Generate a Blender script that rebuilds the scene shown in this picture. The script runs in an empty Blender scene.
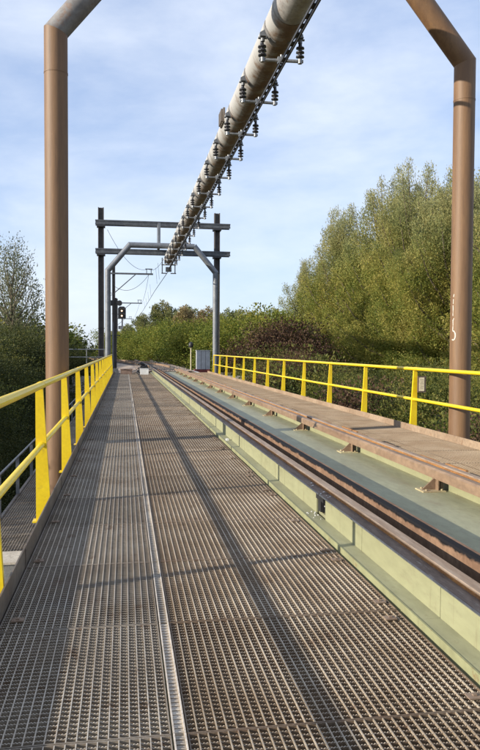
import bpy, math, random
import numpy as np
from mathutils import Vector, Matrix

S = bpy.context.scene
COL = S.collection
R = math.radians
random.seed(7)

# ------------------------------------------------------------------ camera
F_PX, W_PX, H_PX = 700.0, 480.0, 750.0
cd = bpy.data.cameras.new('camera')
cd.sensor_fit = 'VERTICAL'; cd.sensor_height = 24.0
cd.lens = F_PX / H_PX * 24.0
cd.clip_start = 0.05; cd.clip_end = 6000
cam = bpy.data.objects.new('camera', cd); COL.objects.link(cam)
YAW = 9.33
cam.matrix_world = (Matrix.Translation((0, 0, 1.45)) @ Matrix.Rotation(R(-YAW), 4, 'Z')
                    @ Matrix.Rotation(R(90 - 2.07), 4, 'X') @ Matrix.Rotation(R(0.27), 4, 'Z'))
S.camera = cam

# ------------------------------------------------------------------ sky + sun
SUN_AZ, SUN_EL = 74.0, 19.2           # light travels 74 deg to the right of +Y
w = bpy.data.worlds.new('World'); S.world = w; w.use_nodes = True
nt = w.node_tree; nt.nodes.clear()
out = nt.nodes.new('ShaderNodeOutputWorld'); bg = nt.nodes.new('ShaderNodeBackground')
sky = nt.nodes.new('ShaderNodeTexSky'); sky.sky_type = 'NISHITA'; sky.sun_disc = False
sky.sun_elevation = R(SUN_EL); sky.sun_rotation = R(180 + SUN_AZ)
sky.air_density = 1.0; sky.dust_density = 0.5; sky.ozone_density = 3.0
tc = nt.nodes.new('ShaderNodeTexCoord')
mp = nt.nodes.new('ShaderNodeMapping'); mp.inputs['Scale'].default_value = (1.3, 1.3, 3.4)
mp.inputs['Rotation'].default_value = (0.25, 0.35, 0.4)
n1 = nt.nodes.new('ShaderNodeTexNoise'); n1.inputs['Scale'].default_value = 1.7
n1.inputs['Detail'].default_value = 7; n1.inputs['Roughness'].default_value = 0.58
n1.inputs['Distortion'].default_value = 0.15
rp = nt.nodes.new('ShaderNodeValToRGB')
rp.color_ramp.elements[0].position = 0.38; rp.color_ramp.elements[0].color = (0.0, 0.0, 0.0, 1)
rp.color_ramp.elements[1].position = 0.70; rp.color_ramp.elements[1].color = (0.72, 0.72, 0.72, 1)
hz = nt.nodes.new('ShaderNodeMixRGB'); hz.inputs['Fac'].default_value = 0.5; hz.inputs['Color2'].default_value = (4.2, 5.1, 7.2, 1)
mx = nt.nodes.new('ShaderNodeMixRGB'); mx.inputs['Color2'].default_value = (6.2, 6.6, 7.2, 1)
bg.inputs['Strength'].default_value = 0.11
L = nt.links.new
L(tc.outputs['Generated'], mp.inputs['Vector']); L(mp.outputs[0], n1.inputs['Vector'])
L(n1.outputs['Fac'], rp.inputs['Fac']); L(rp.outputs['Color'], mx.inputs['Fac'])
L(sky.outputs[0], hz.inputs['Color1']); L(hz.outputs[0], mx.inputs['Color1']); L(mx.outputs[0], bg.inputs['Color']); L(bg.outputs[0], out.inputs['Surface'])

sd = bpy.data.lights.new('sun', 'SUN'); sd.energy = 4.6; sd.angle = R(0.55); sd.color = (1.0, 0.91, 0.77)
so = bpy.data.objects.new('sun', sd); COL.objects.link(so)
ld = Vector((math.sin(R(SUN_AZ)) * math.cos(R(SUN_EL)), math.cos(R(SUN_AZ)) * math.cos(R(SUN_EL)), -math.sin(R(SUN_EL))))
so.rotation_euler = ld.to_track_quat('-Z', 'Y').to_euler(); so.location = (-20, -6, 12)
vs = S.view_settings
vs.view_transform = 'Standard'; vs.look = 'None'; vs.gamma = 1.0; vs.use_curve_mapping = False
vs.exposure = 0.62

# ------------------------------------------------------------------ materials
def mat(name, c1, c2=None, c3=None, rough=0.6, metal=0.0, scale=3.0, stretch=(1, 1, 1), lo=0.4, hi=0.6,
        fine=40.0, fine_amt=0.25, bump=0.15, spec=0.5, coat=0.0, c3_scale=9.0, c3_lo=0.58, c3_hi=0.68, extra=None):
    m = bpy.data.materials.new(name); m.use_nodes = True
    t = m.node_tree; N = t.nodes; K = t.links.new
    b = N['Principled BSDF']
    g = N.new('ShaderNodeNewGeometry')
    mp = N.new('ShaderNodeMapping'); mp.inputs['Scale'].default_value = stretch
    K(g.outputs['Position'], mp.inputs['Vector'])
    def noise(s, d=5, r=0.6):
        n = N.new('ShaderNodeTexNoise'); n.inputs['Scale'].default_value = s
        n.inputs['Detail'].default_value = d; n.inputs['Roughness'].default_value = r
        K(mp.outputs[0], n.inputs['Vector']); return n
    def ramp(a, z, src):
        r = N.new('ShaderNodeMapRange'); r.inputs['From Min'].default_value = a; r.inputs['From Max'].default_value = z
        K(src, r.inputs['Value']); return r.outputs[0]
    col = None
    def mix(fac, a, bb, mode='MIX'):
        x = N.new('ShaderNodeMixRGB'); x.blend_type = mode
        for s, v in ((x.inputs['Fac'], fac), (x.inputs['Color1'], a), (x.inputs['Color2'], bb)):
            if isinstance(v, (int, float)): s.default_value = v
            elif isinstance(v, tuple): s.default_value = v + (1,) if len(v) == 3 else v
            else: K(v, s)
        return x.outputs[0]
    if c2 is None: c2 = tuple(v * 0.8 for v in c1)
    col = mix(ramp(lo, hi, noise(scale).outputs['Fac']), c1, c2)
    if c3: col = mix(ramp(c3_lo, c3_hi, noise(c3_scale, 8, 0.7).outputs['Fac']), col, c3)
    fn = noise(fine, 3, 0.6)
    v = N.new('ShaderNodeMapRange'); v.inputs['From Min'].default_value = 0.25; v.inputs['From Max'].default_value = 0.75
    v.inputs['To Min'].default_value = 1 - fine_amt; v.inputs['To Max'].default_value = 1 + fine_amt
    K(fn.outputs['Fac'], v.inputs['Value'])
    cc = N.new('ShaderNodeCombineXYZ')
    for i in range(3): K(v.outputs[0], cc.inputs[i])
    col = mix(1.0, col, cc.outputs[0], 'MULTIPLY')
    if extra: col = extra(N, K, mix, ramp, noise, g, col)
    K(col, b.inputs['Base Color'])
    b.inputs['Roughness'].default_value = rough; b.inputs['Metallic'].default_value = metal
    b.inputs['Specular IOR Level'].default_value = spec
    b.inputs['Coat Weight'].default_value = coat
    if bump:
        bp = N.new('ShaderNodeBump'); bp.inputs['Strength'].default_value = bump; bp.inputs['Distance'].default_value = 0.01
        K(fn.outputs['Fac'], bp.inputs['Height']); K(bp.outputs[0], b.inputs['Normal'])
    return m

def leaf_mat(name, cols, trans=0.35, tips=None):
    m = bpy.data.materials.new(name); m.use_nodes = True
    t = m.node_tree; N = t.nodes; K = t.links.new
    N.clear()
    o = N.new('ShaderNodeOutputMaterial'); g = N.new('ShaderNodeNewGeometry')
    r = N.new('ShaderNodeValToRGB'); e = r.color_ramp.elements
    for i, c in enumerate(cols):
        p = i / (len(cols) - 1)
        if i == 0: e[0].position = 0; e[0].color = c + (1,)
        elif i == len(cols) - 1: e[-1].position = 1; e[-1].color = c + (1,)
        else:
            q = e.new(p); q.color = c + (1,)
    n = N.new('ShaderNodeTexNoise'); n.inputs['Scale'].default_value = 0.55; n.inputs['Detail'].default_value = 3
    K(g.outputs['Position'], n.inputs['Vector'])
    a = N.new('ShaderNodeMath'); a.operation = 'MULTIPLY_ADD'; a.inputs[1].default_value = 1.5; a.inputs[2].default_value = -0.52
    K(n.outputs['Fac'], a.inputs[0])
    b = N.new('ShaderNodeMath'); b.operation = 'MULTIPLY_ADD'; b.inputs[1].default_value = 0.55
    K(g.outputs['Random Per Island'], b.inputs[0]); K(a.outputs[0], b.inputs[2])
    K(b.outputs[0], r.inputs['Fac'])
    d = N.new('ShaderNodeBsdfPrincipled'); d.inputs['Roughness'].default_value = 0.6; d.inputs['Specular IOR Level'].default_value = 0.2
    cout = r.outputs[0]
    if tips:        # paler silvery leaf undersides, mixed in towards the crown top
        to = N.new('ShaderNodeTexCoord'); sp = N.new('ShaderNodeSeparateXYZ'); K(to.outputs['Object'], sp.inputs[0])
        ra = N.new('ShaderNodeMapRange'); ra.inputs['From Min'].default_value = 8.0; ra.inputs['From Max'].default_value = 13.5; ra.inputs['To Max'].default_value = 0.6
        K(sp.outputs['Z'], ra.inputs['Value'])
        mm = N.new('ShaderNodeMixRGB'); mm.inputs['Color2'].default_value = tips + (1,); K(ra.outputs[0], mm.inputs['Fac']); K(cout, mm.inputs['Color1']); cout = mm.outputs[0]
    K(cout, d.inputs['Base Color'])
    tr = N.new('ShaderNodeBsdfTranslucent'); K(cout, tr.inputs['Color'])
    x = N.new('ShaderNodeMixShader'); x.inputs[0].default_value = trans
    K(d.outputs[0], x.inputs[1]); K(tr.outputs[0], x.inputs[2]); K(x.outputs[0], o.inputs['Surface'])
    return m

def grease(N, K, mix, ramp, noise, g, col):
    # black grease smeared on the head of the check rail, with runs down its side
    sep = N.new('ShaderNodeSeparateXYZ'); K(g.outputs['Position'], sep.inputs[0])
    n = noise(3.5, 6, 0.7)
    a = N.new('ShaderNodeMath'); a.operation = 'MULTIPLY_ADD'; a.inputs[1].default_value = 0.10
    K(n.outputs['Fac'], a.inputs[0]); K(sep.outputs['Z'], a.inputs[2])
    ins = N.new('ShaderNodeMath'); ins.operation = 'LESS_THAN'; ins.inputs[1].default_value = 2.045
    K(sep.outputs['X'], ins.inputs[0])
    mu = N.new('ShaderNodeMath'); mu.operation = 'MULTIPLY'
    K(ramp(0.276, 0.290, a.outputs[0]), mu.inputs[0]); K(ins.outputs[0], mu.inputs[1])
    return mix(mu.outputs[0], col, (0.012, 0.011, 0.012))

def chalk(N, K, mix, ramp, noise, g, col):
    # chalky grey patches, weighted towards the -X side of the pipe
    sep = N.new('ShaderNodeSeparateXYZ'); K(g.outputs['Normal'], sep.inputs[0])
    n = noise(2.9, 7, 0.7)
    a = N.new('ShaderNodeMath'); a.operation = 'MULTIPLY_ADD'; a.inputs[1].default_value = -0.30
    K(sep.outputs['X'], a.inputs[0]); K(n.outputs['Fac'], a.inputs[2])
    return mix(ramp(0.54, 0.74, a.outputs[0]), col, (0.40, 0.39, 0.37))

def scuffs(N, K, mix, ramp, noise, g, col):
    # scraped pale spots and rusty chips scattered over the paint
    n = N.new('ShaderNodeTexNoise'); n.inputs['Scale'].default_value = 11; n.inputs['Detail'].default_value = 6; n.inputs['Roughness'].default_value = 0.75
    K(g.outputs['Position'], n.inputs['Vector'])
    col = mix(ramp(0.69, 0.72, n.outputs['Fac']), col, (0.09, 0.05, 0.03))
    n2 = N.new('ShaderNodeTexNoise'); n2.inputs['Scale'].default_value = 17; n2.inputs['Detail'].default_value = 5; n2.inputs['Roughness'].default_value = 0.7
    K(g.outputs['Position'], n2.inputs['Vector'])
    return mix(ramp(0.70, 0.74, n2.outputs['Fac']), col, (0.30, 0.22, 0.15))
def yscuff(N, K, mix, ramp, noise, g, col):
    n2 = N.new('ShaderNodeTexNoise'); n2.inputs['Scale'].default_value = 21; n2.inputs['Detail'].default_value = 6; n2.inputs['Roughness'].default_value = 0.75
    K(g.outputs['Position'], n2.inputs['Vector'])
    return mix(ramp(0.70, 0.73, n2.outputs['Fac']), col, (0.20, 0.14, 0.06))
def panelvar(N, K, mix, ramp, noise, g, col):
    # each panel has its own age; broad worn and dirty patches run across them
    oi = N.new('ShaderNodeObjectInfo')
    v = N.new('ShaderNodeMapRange'); v.inputs['To Min'].default_value = 0.72; v.inputs['To Max'].default_value = 1.16
    K(oi.outputs['Random'], v.inputs['Value'])
    cc = N.new('ShaderNodeCombineXYZ')
    for i in range(3): K(v.outputs[0], cc.inputs[i])
    col = mix(1.0, col, cc.outputs[0], 'MULTIPLY')
    n = N.new('ShaderNodeTexNoise'); n.inputs['Scale'].default_value = 5.5; n.inputs['Detail'].default_value = 6; n.inputs['Roughness'].default_value = 0.7
    K(g.outputs['Position'], n.inputs['Vector'])
    return mix(ramp(0.58, 0.72, n.outputs['Fac']), col, (0.13, 0.075, 0.045))
def grime(N, K, mix, ramp, noise, g, col):
    # thin rust runs and road-film streaks that hang down the paint
    mp = N.new('ShaderNodeMapping'); mp.inputs['Scale'].default_value = (9, 9, 0.7); K(g.outputs['Position'], mp.inputs['Vector'])
    n = N.new('ShaderNodeTexNoise'); n.inputs['Scale'].default_value = 2.2; n.inputs['Detail'].default_value = 6; n.inputs['Roughness'].default_value = 0.7
    K(mp.outputs[0], n.inputs['Vector'])
    col = mix(ramp(0.58, 0.80, n.outputs['Fac']), col, (0.16, 0.13, 0.075))
    n2 = N.new('ShaderNodeTexNoise'); n2.inputs['Scale'].default_value = 24; n2.inputs['Detail'].default_value = 5; n2.inputs['Roughness'].default_value = 0.7
    K(g.outputs['Position'], n2.inputs['Vector'])
    return mix(ramp(0.70, 0.74, n2.outputs['Fac']), col, (0.14, 0.085, 0.045))
M = {}
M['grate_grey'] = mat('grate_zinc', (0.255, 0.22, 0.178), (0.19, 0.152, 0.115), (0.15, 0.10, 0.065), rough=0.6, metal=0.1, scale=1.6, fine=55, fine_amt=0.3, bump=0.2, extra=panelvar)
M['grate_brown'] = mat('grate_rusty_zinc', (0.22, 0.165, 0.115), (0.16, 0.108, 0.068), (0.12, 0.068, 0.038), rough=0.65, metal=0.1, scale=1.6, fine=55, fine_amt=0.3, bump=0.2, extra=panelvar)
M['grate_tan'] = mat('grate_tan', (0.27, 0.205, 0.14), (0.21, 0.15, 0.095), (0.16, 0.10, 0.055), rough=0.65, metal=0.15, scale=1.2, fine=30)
M['rod_grey'] = mat('worn_rod_lit_top_zinc', (0.50, 0.45, 0.38), (0.38, 0.325, 0.26), rough=0.55, metal=0.1, scale=2, fine=60, extra=panelvar)
M['rod_brown'] = mat('worn_rod_lit_top_tan', (0.47, 0.40, 0.31), (0.34, 0.265, 0.185), rough=0.55, metal=0.05, scale=2, fine=60, extra=panelvar)
M['rod_tan'] = mat('worn_rod_lit_top_dark_tan', (0.34, 0.265, 0.185), (0.27, 0.195, 0.125), rough=0.6, scale=2, fine=60)
M['zinc'] = mat('bright_zinc', (0.56, 0.50, 0.43), (0.46, 0.40, 0.33), rough=0.6, metal=0.0, scale=5, fine=70)
M['rusty_clip'] = mat('rusty_clip', (0.23, 0.17, 0.125), (0.17, 0.115, 0.08), rough=0.8, scale=20)
M['kerb_dark'] = mat('kerb_steel', (0.17, 0.145, 0.12), (0.12, 0.095, 0.075), (0.2, 0.12, 0.06), rough=0.6, metal=0.2, scale=2, fine=20)
M['kerb_tan'] = mat('kerb_tan', (0.33, 0.24, 0.16), (0.26, 0.18, 0.115), (0.22, 0.12, 0.06), rough=0.7, scale=1.2, fine=16)
M['yellow'] = mat('yellow_paint', (0.78, 0.57, 0.012), (0.72, 0.50, 0.010), (0.50, 0.36, 0.03), rough=0.42, scale=2.2, fine=30, fine_amt=0.08, bump=0.04, c3_scale=11, c3_lo=0.60, c3_hi=0.74, coat=0.1, extra=yscuff)
M['green'] = mat('pale_green_paint', (0.285, 0.287, 0.168), (0.26, 0.258, 0.148), (0.20, 0.185, 0.11), rough=0.55, scale=1.1, stretch=(1, 0.6, 2), fine=9, fine_amt=0.1, bump=0.05, c3_scale=3.2, c3_lo=0.6, c3_hi=0.78, extra=grime)
M['green_flat'] = mat('pale_green_dusty', (0.30, 0.30, 0.19), (0.25, 0.245, 0.15), (0.19, 0.165, 0.10), spec=0.3, rough=0.5, scale=1.4, stretch=(1.4, 0.5, 1), fine=14, fine_amt=0.14, bump=0.05, c3_scale=3.5, c3_lo=0.56, c3_hi=0.72, extra=grime)
M['green_edge'] = mat('green_edge', (0.27, 0.275, 0.15), (0.24, 0.24, 0.13), (0.22, 0.15, 0.07), rough=0.6, scale=2, fine=12, fine_amt=0.15)
M['top_plate'] = mat('grimy_top_plate', (0.20, 0.15, 0.115), (0.14, 0.10, 0.075), (0.28, 0.24, 0.20), rough=0.75, spec=0.2, metal=0.0, scale=4, stretch=(3, 0.6, 3), fine=30)
M['rail_head'] = mat('worn_rail_head', (0.33, 0.25, 0.185), (0.25, 0.175, 0.12), (0.15, 0.09, 0.06), rough=0.6, spec=0.3, metal=0.0, scale=5, stretch=(4, 0.5, 4), fine=40)
M['rail_rust'] = mat('orange_rust', (0.33, 0.155, 0.045), (0.23, 0.105, 0.035), (0.12, 0.065, 0.035), rough=0.85, scale=4, stretch=(1, 1, 3), fine=45, fine_amt=0.35, bump=0.4)
M['check_rail'] = mat('greasy_check_rail', (0.23, 0.145, 0.095), (0.175, 0.105, 0.068), rough=0.75, spec=0.15, scale=3, fine=25, extra=grease)
M['brown_rail'] = mat('brown_rail', (0.245, 0.165, 0.105), (0.19, 0.12, 0.075), (0.035, 0.028, 0.025), rough=0.6, scale=2.5, stretch=(1, 0.5, 1), fine=18, c3_scale=3.0, c3_lo=0.63, c3_hi=0.68)
M['bracket'] = mat('brown_bracket', (0.22, 0.145, 0.09), (0.16, 0.10, 0.06), rough=0.7, scale=4)
M['bracket_foot'] = mat('bracket_foot', (0.45, 0.40, 0.23), (0.3, 0.22, 0.13), rough=0.7, scale=6)
M['column'] = mat('brown_column_paint', (0.19, 0.106, 0.05), (0.15, 0.082, 0.04), (0.105, 0.057, 0.03), rough=0.6, scale=1.3, stretch=(5, 5, 0.35), fine=14, fine_amt=0.13, bump=0.06, c3_scale=3.0, c3_lo=0.54, c3_hi=0.72, extra=scuffs)
M['column_grey'] = mat('chalked_grey_brown', (0.22, 0.215, 0.21), (0.15, 0.14, 0.135), (0.20, 0.11, 0.06), rough=0.7, scale=2.5, fine=14, fine_amt=0.2, c3_scale=2.2, c3_lo=0.56, c3_hi=0.68)
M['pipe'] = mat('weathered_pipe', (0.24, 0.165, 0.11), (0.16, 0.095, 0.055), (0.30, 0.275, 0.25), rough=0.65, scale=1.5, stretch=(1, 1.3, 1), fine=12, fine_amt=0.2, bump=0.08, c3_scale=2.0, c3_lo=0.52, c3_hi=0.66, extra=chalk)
M['collar'] = mat('pale_collar', (0.42, 0.41, 0.39), (0.33, 0.31, 0.29), (0.22, 0.15, 0.10), rough=0.6, scale=2.5, fine=14)
M['galv'] = mat('galvanised_steel', (0.19, 0.20, 0.215), (0.14, 0.15, 0.165), rough=0.5, metal=0.35, scale=3, fine=16, fine_amt=0.12)
M['galv_dark'] = mat('dark_grey_steel', (0.10, 0.108, 0.115), (0.07, 0.075, 0.085), rough=0.55, metal=0.3, scale=3, fine=16)
M['mast'] = mat('brown_mast', (0.085, 0.075, 0.068), (0.055, 0.048, 0.045), rough=0.7, scale=3)
M['insulator'] = mat('dark_insulator', (0.035, 0.034, 0.04), (0.025, 0.025, 0.03), rough=0.3, scale=10, spec=0.6)
M['alu'] = mat('aluminium', (0.33, 0.34, 0.35), (0.26, 0.27, 0.28), rough=0.45, metal=0.5, scale=6)
M['conductor'] = mat('dark_conductor', (0.06, 0.058, 0.06), (0.04, 0.04, 0.042), rough=0.5, metal=0.4, scale=8)
M['black'] = mat('black_plastic', (0.02, 0.02, 0.022), rough=0.5, scale=6)
M['white'] = mat('white_paint', (0.72, 0.72, 0.70), (0.6, 0.6, 0.58), rough=0.6, scale=5)
M['spray'] = mat('thin_white_spray', (0.58, 0.54, 0.48), (0.38, 0.30, 0.22), rough=0.8, scale=30, lo=0.45, hi=0.7)
M['cabinet'] = mat('pale_grey_cabinet', (0.50, 0.51, 0.52), (0.42, 0.43, 0.44), rough=0.5, scale=3)
M['cream'] = mat('cream_concrete', (0.52, 0.47, 0.39), (0.42, 0.37, 0.3), (0.3, 0.26, 0.2), rough=0.8, scale=2)
M['grey_box'] = mat('grey_box', (0.22, 0.22, 0.215), (0.17, 0.17, 0.165), rough=0.6, scale=4)
M['concrete'] = mat('concrete', (0.36, 0.34, 0.30), (0.27, 0.25, 0.22), (0.18, 0.16, 0.13), rough=0.9, scale=1.2, fine=10)
M['ballast'] = mat('ballast_stone', (0.33, 0.27, 0.22), (0.22, 0.17, 0.135), (0.45, 0.41, 0.36), rough=0.95, scale=3, fine=8, fine_amt=0.4)
M['brown_crate'] = mat('brown_cover', (0.22, 0.15, 0.115), (0.16, 0.105, 0.08), rough=0.8, scale=5)
M['red'] = mat('dull_red', (0.24, 0.05, 0.04), (0.16, 0.04, 0.035), rough=0.7, scale=5)
M['soil'] = mat('grassy_soil', (0.075, 0.085, 0.03), (0.11, 0.085, 0.05), (0.055, 0.07, 0.022), rough=1.0, scale=0.25, fine=2.5, fine_amt=0.5, bump=0.5, c3_scale=1.1)
M['bark'] = mat('bark', (0.16, 0.125, 0.09), (0.10, 0.08, 0.06), rough=0.95, scale=6, stretch=(3, 3, 0.6), fine=30, fine_amt=0.35, bump=0.5)
M['sign_face'] = mat('cream_sign_face', (0.68, 0.60, 0.42), (0.60, 0.52, 0.36), rough=0.6, scale=20)
M['sign_frame'] = mat('brown_sign_frame', (0.13, 0.085, 0.07), rough=0.6, scale=8)
M['faint_ink'] = mat('faded_ink', (0.42, 0.35, 0.24), rough=0.8, scale=8)
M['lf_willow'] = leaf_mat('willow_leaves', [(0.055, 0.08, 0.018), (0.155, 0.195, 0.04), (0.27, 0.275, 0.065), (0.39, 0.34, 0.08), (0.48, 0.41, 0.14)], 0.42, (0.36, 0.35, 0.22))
M['lf_pale'] = leaf_mat('pale_willow_leaves', [(0.13, 0.155, 0.055), (0.22, 0.235, 0.095), (0.32, 0.31, 0.15), (0.44, 0.40, 0.25)], 0.42)
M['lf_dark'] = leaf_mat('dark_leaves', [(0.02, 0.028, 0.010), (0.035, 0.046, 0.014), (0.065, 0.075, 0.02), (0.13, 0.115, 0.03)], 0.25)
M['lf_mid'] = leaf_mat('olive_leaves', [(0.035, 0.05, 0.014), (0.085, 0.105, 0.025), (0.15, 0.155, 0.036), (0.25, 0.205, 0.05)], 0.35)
M['lf_green'] = leaf_mat('green_leaves', [(0.06, 0.09, 0.018), (0.12, 0.155, 0.025), (0.20, 0.21, 0.035), (0.30, 0.25, 0.045)], 0.4)
M['lf_red'] = leaf_mat('russet_leaves', [(0.045, 0.026, 0.018), (0.08, 0.045, 0.03), (0.12, 0.07, 0.04), (0.11, 0.10, 0.03)], 0.25)
M['lf_far'] = leaf_mat('hazy_olive_leaves', [(0.09, 0.11, 0.045), (0.16, 0.18, 0.07), (0.24, 0.24, 0.095), (0.33, 0.29, 0.13)], 0.4)  # paler olive: distance haze is put into the leaf colour
M['lf_tan'] = leaf_mat('tan_leaves', [(0.13, 0.115, 0.05), (0.22, 0.17, 0.075), (0.30, 0.23, 0.11), (0.36, 0.29, 0.16)], 0.3)
M['lf_sparse'] = leaf_mat('thin_leaves', [(0.09, 0.105, 0.06), (0.15, 0.16, 0.09), (0.23, 0.22, 0.14)], 0.3)
def emit(name, c, s):
    m = bpy.data.materials.new(name); m.use_nodes = True
    b = m.node_tree.nodes['Principled BSDF']; b.inputs['Base Color'].default_value = c + (1,)
    b.inputs['Emission Color'].default_value = c + (1,); b.inputs['Emission Strength'].default_value = s
    return m
M['lamp'] = emit('lit_signal_lamp', (1.0, 0.70, 0.45), 1.6)

# ------------------------------------------------------------------ mesh helpers
class MB:
    def __init__(s): s.v = []; s.f = []; s.sm = []
    def add(s, vs, fs, smooth=False):
        o = len(s.v); s.v += [tuple(p) for p in vs]
        for f in fs: s.f.append(tuple(i + o for i in f)); s.sm.append(smooth)
        return s
    def box(s, x0, x1, y0, y1, z0, z1):
        return s.add([(x0,y0,z0),(x1,y0,z0),(x1,y1,z0),(x0,y1,z0),(x0,y0,z1),(x1,y0,z1),(x1,y1,z1),(x0,y1,z1)],
                     [(3,2,1,0),(4,5,6,7),(0,1,5,4),(1,2,6,5),(2,3,7,6),(3,0,4,7)])
    def prism_y(s, poly, y0, y1):          # polygon of (x,z), anticlockwise seen from -Y
        n = len(poly)
        vs = [(x, y0, z) for x, z in poly] + [(x, y1, z) for x, z in poly]
        return s.add(vs, [tuple(range(n)), tuple(range(2*n-1, n-1, -1))] + [(i, n+i, n+(i+1) % n, (i+1) % n) for i in range(n)])
    def prism_x(s, poly, x0, x1):          # polygon of (y,z)
        n = len(poly)
        vs = [(x0, y, z) for y, z in poly] + [(x1, y, z) for y, z in poly]
        return s.add(vs, [tuple(range(n)), tuple(range(2*n-1, n-1, -1))] + [(i, n+i, n+(i+1) % n, (i+1) % n) for i in range(n)])
    def tube(s, pts, rad, n=12, cap=True, flat=1.0):
        pts = [Vector(p) for p in pts]; k = len(pts)
        rad = rad if isinstance(rad, (list, tuple)) else [rad] * k
        rings = []
        up = None
        for i, p in enumerate(pts):
            a = (pts[min(i+1, k-1)] - pts[max(i-1, 0)]).normalized()
            sc = 1.0
            if 0 < i < k - 1:
                d1 = (pts[i] - pts[i-1]).normalized(); d2 = (pts[i+1] - pts[i]).normalized()
                a = (d1 + d2).normalized(); sc = 1 / max(0.5, d1.dot(a))
            if up is None:
                up = Vector((0, 0, 1)) if abs(a.z) < 0.9 else Vector((0, 1, 0))
            e1 = a.cross(up).normalized(); e2 = e1.cross(a).normalized()
            up = e2
            ring = []
            # mitre: stretch in the bend plane
            bend = None
            if 0 < i < k - 1 and sc > 1.01:
                bend = (d2 - d1).normalized()
            for j in range(n):
                t = 2 * math.pi * j / n
                q = (e1 * math.cos(t) + e2 * math.sin(t) * flat) * rad[i]
                if bend: q = q + bend * q.dot(bend) * (sc - 1)
                ring.append(p + q)
            rings.append(ring)
        vs = [q for r in rings for q in r]; fs = []
        for i in range(k-1):
            for j in range(n):
                fs.append((i*n+j, i*n+(j+1) % n, (i+1)*n+(j+1) % n, (i+1)*n+j))
        s.add(vs, fs, True)
        if cap:
            s.add(rings[0], [tuple(range(n-1, -1, -1))]); s.add(rings[-1], [tuple(range(n))])
        return s
    def mesh(s, name):
        me = bpy.data.meshes.new(name); me.from_pydata(s.v, [], s.f)
        me.polygons.foreach_set('use_smooth', s.sm); me.update(); return me

def root(name, label, cat, loc=(0, 0, 0), group=None, kind=None):
    o = bpy.data.objects.new(name, None); COL.objects.link(o); o.location = loc
    o.empty_display_size = 0.2
    return tag(o, label, cat, group, kind)
def tag(o, label, cat, group=None, kind=None):
    o['label'] = label; o['category'] = cat
    if group: o['group'] = group
    if kind: o['kind'] = kind
    return o
def wloc(o):
    v = Vector(o.location)
    while o.parent: o = o.parent; v += Vector(o.location)
    return v
def put(name, me, m, loc=(0, 0, 0), parent=None, rz=0):      # loc in world coordinates
    if len(me.materials) == 0: me.materials.append(M[m])
    o = bpy.data.objects.new(name, me); COL.objects.link(o)
    if parent:
        o.parent = parent; o.location = Vector(loc) - wloc(parent)
    else: o.location = loc
    o.rotation_euler = (0, 0, rz)
    return o
def obj(name, mb, m, parent=None, origin=None):               # mb in world coordinates
    org = Vector(origin) if origin else (wloc(parent) if parent else Vector((0, 0, 0)))
    mb.v = [(p[0]-org.x, p[1]-org.y, p[2]-org.z) for p in mb.v]
    return put(name, mb.mesh(name), m, org, parent)
def copy_tree(o, dloc, parent=None):
    c = o.copy(); COL.objects.link(c)
    if parent: c.parent = parent
    else: c.location = Vector(o.location) + Vector(dloc)
    for ch in o.children: copy_tree(ch, (0, 0, 0), c)
    return c
for_children = None

# ------------------------------------------------------------------ ground
TX = 2.54                                  # track centre
def sstep(a, b, x):
    t = np.clip((x - a) / (b - a), 0, 1); return t * t * (3 - 2 * t)
def gz(x, y):
    x = np.asarray(x, float); y = np.asarray(y, float)
    bank = sstep(43.2, 46.5, y) * (1 - sstep(7, 15, np.abs(x - TX)))
    bank0 = sstep(-6, -10, y) * (1 - sstep(7, 15, np.abs(x - TX)))
    und = 0.35 * np.sin(x * 0.13 + 1.1) * np.sin(y * 0.11) + 0.15 * np.sin(x * 0.5) * np.sin(y * 0.43 + 2)
    low = -3.6 + und
    return low + (-0.28 - low) * np.maximum(bank, bank0)
xs = np.concatenate([[-1500, -700, -350, -180, -110], np.arange(-70, 76, 1.5), [110, 180, 350, 700, 1500]])
ys = np.concatenate([[-600, -250, -100, -50], np.arange(-30, 43, 2.0), np.arange(43, 47.6, 0.5), np.arange(49, 130, 2.0), [150, 200, 300, 600, 1200, 2500]])
X, Y = np.meshgrid(xs, ys, indexing='ij'); Z = gz(X, Y)
ny = len(ys)
gv = np.stack([X, Y, Z], -1).reshape(-1, 3).tolist()
gf = [(i*ny+j, (i+1)*ny+j, (i+1)*ny+j+1, i*ny+j+1) for i in range(len(xs)-1) for j in range(ny-1)]
g = MB().add(gv, gf, True); go = obj('ground', g, 'soil'); tag(go, 'rough grassy ground below and beyond the bridge', 'ground', kind='structure')

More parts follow.
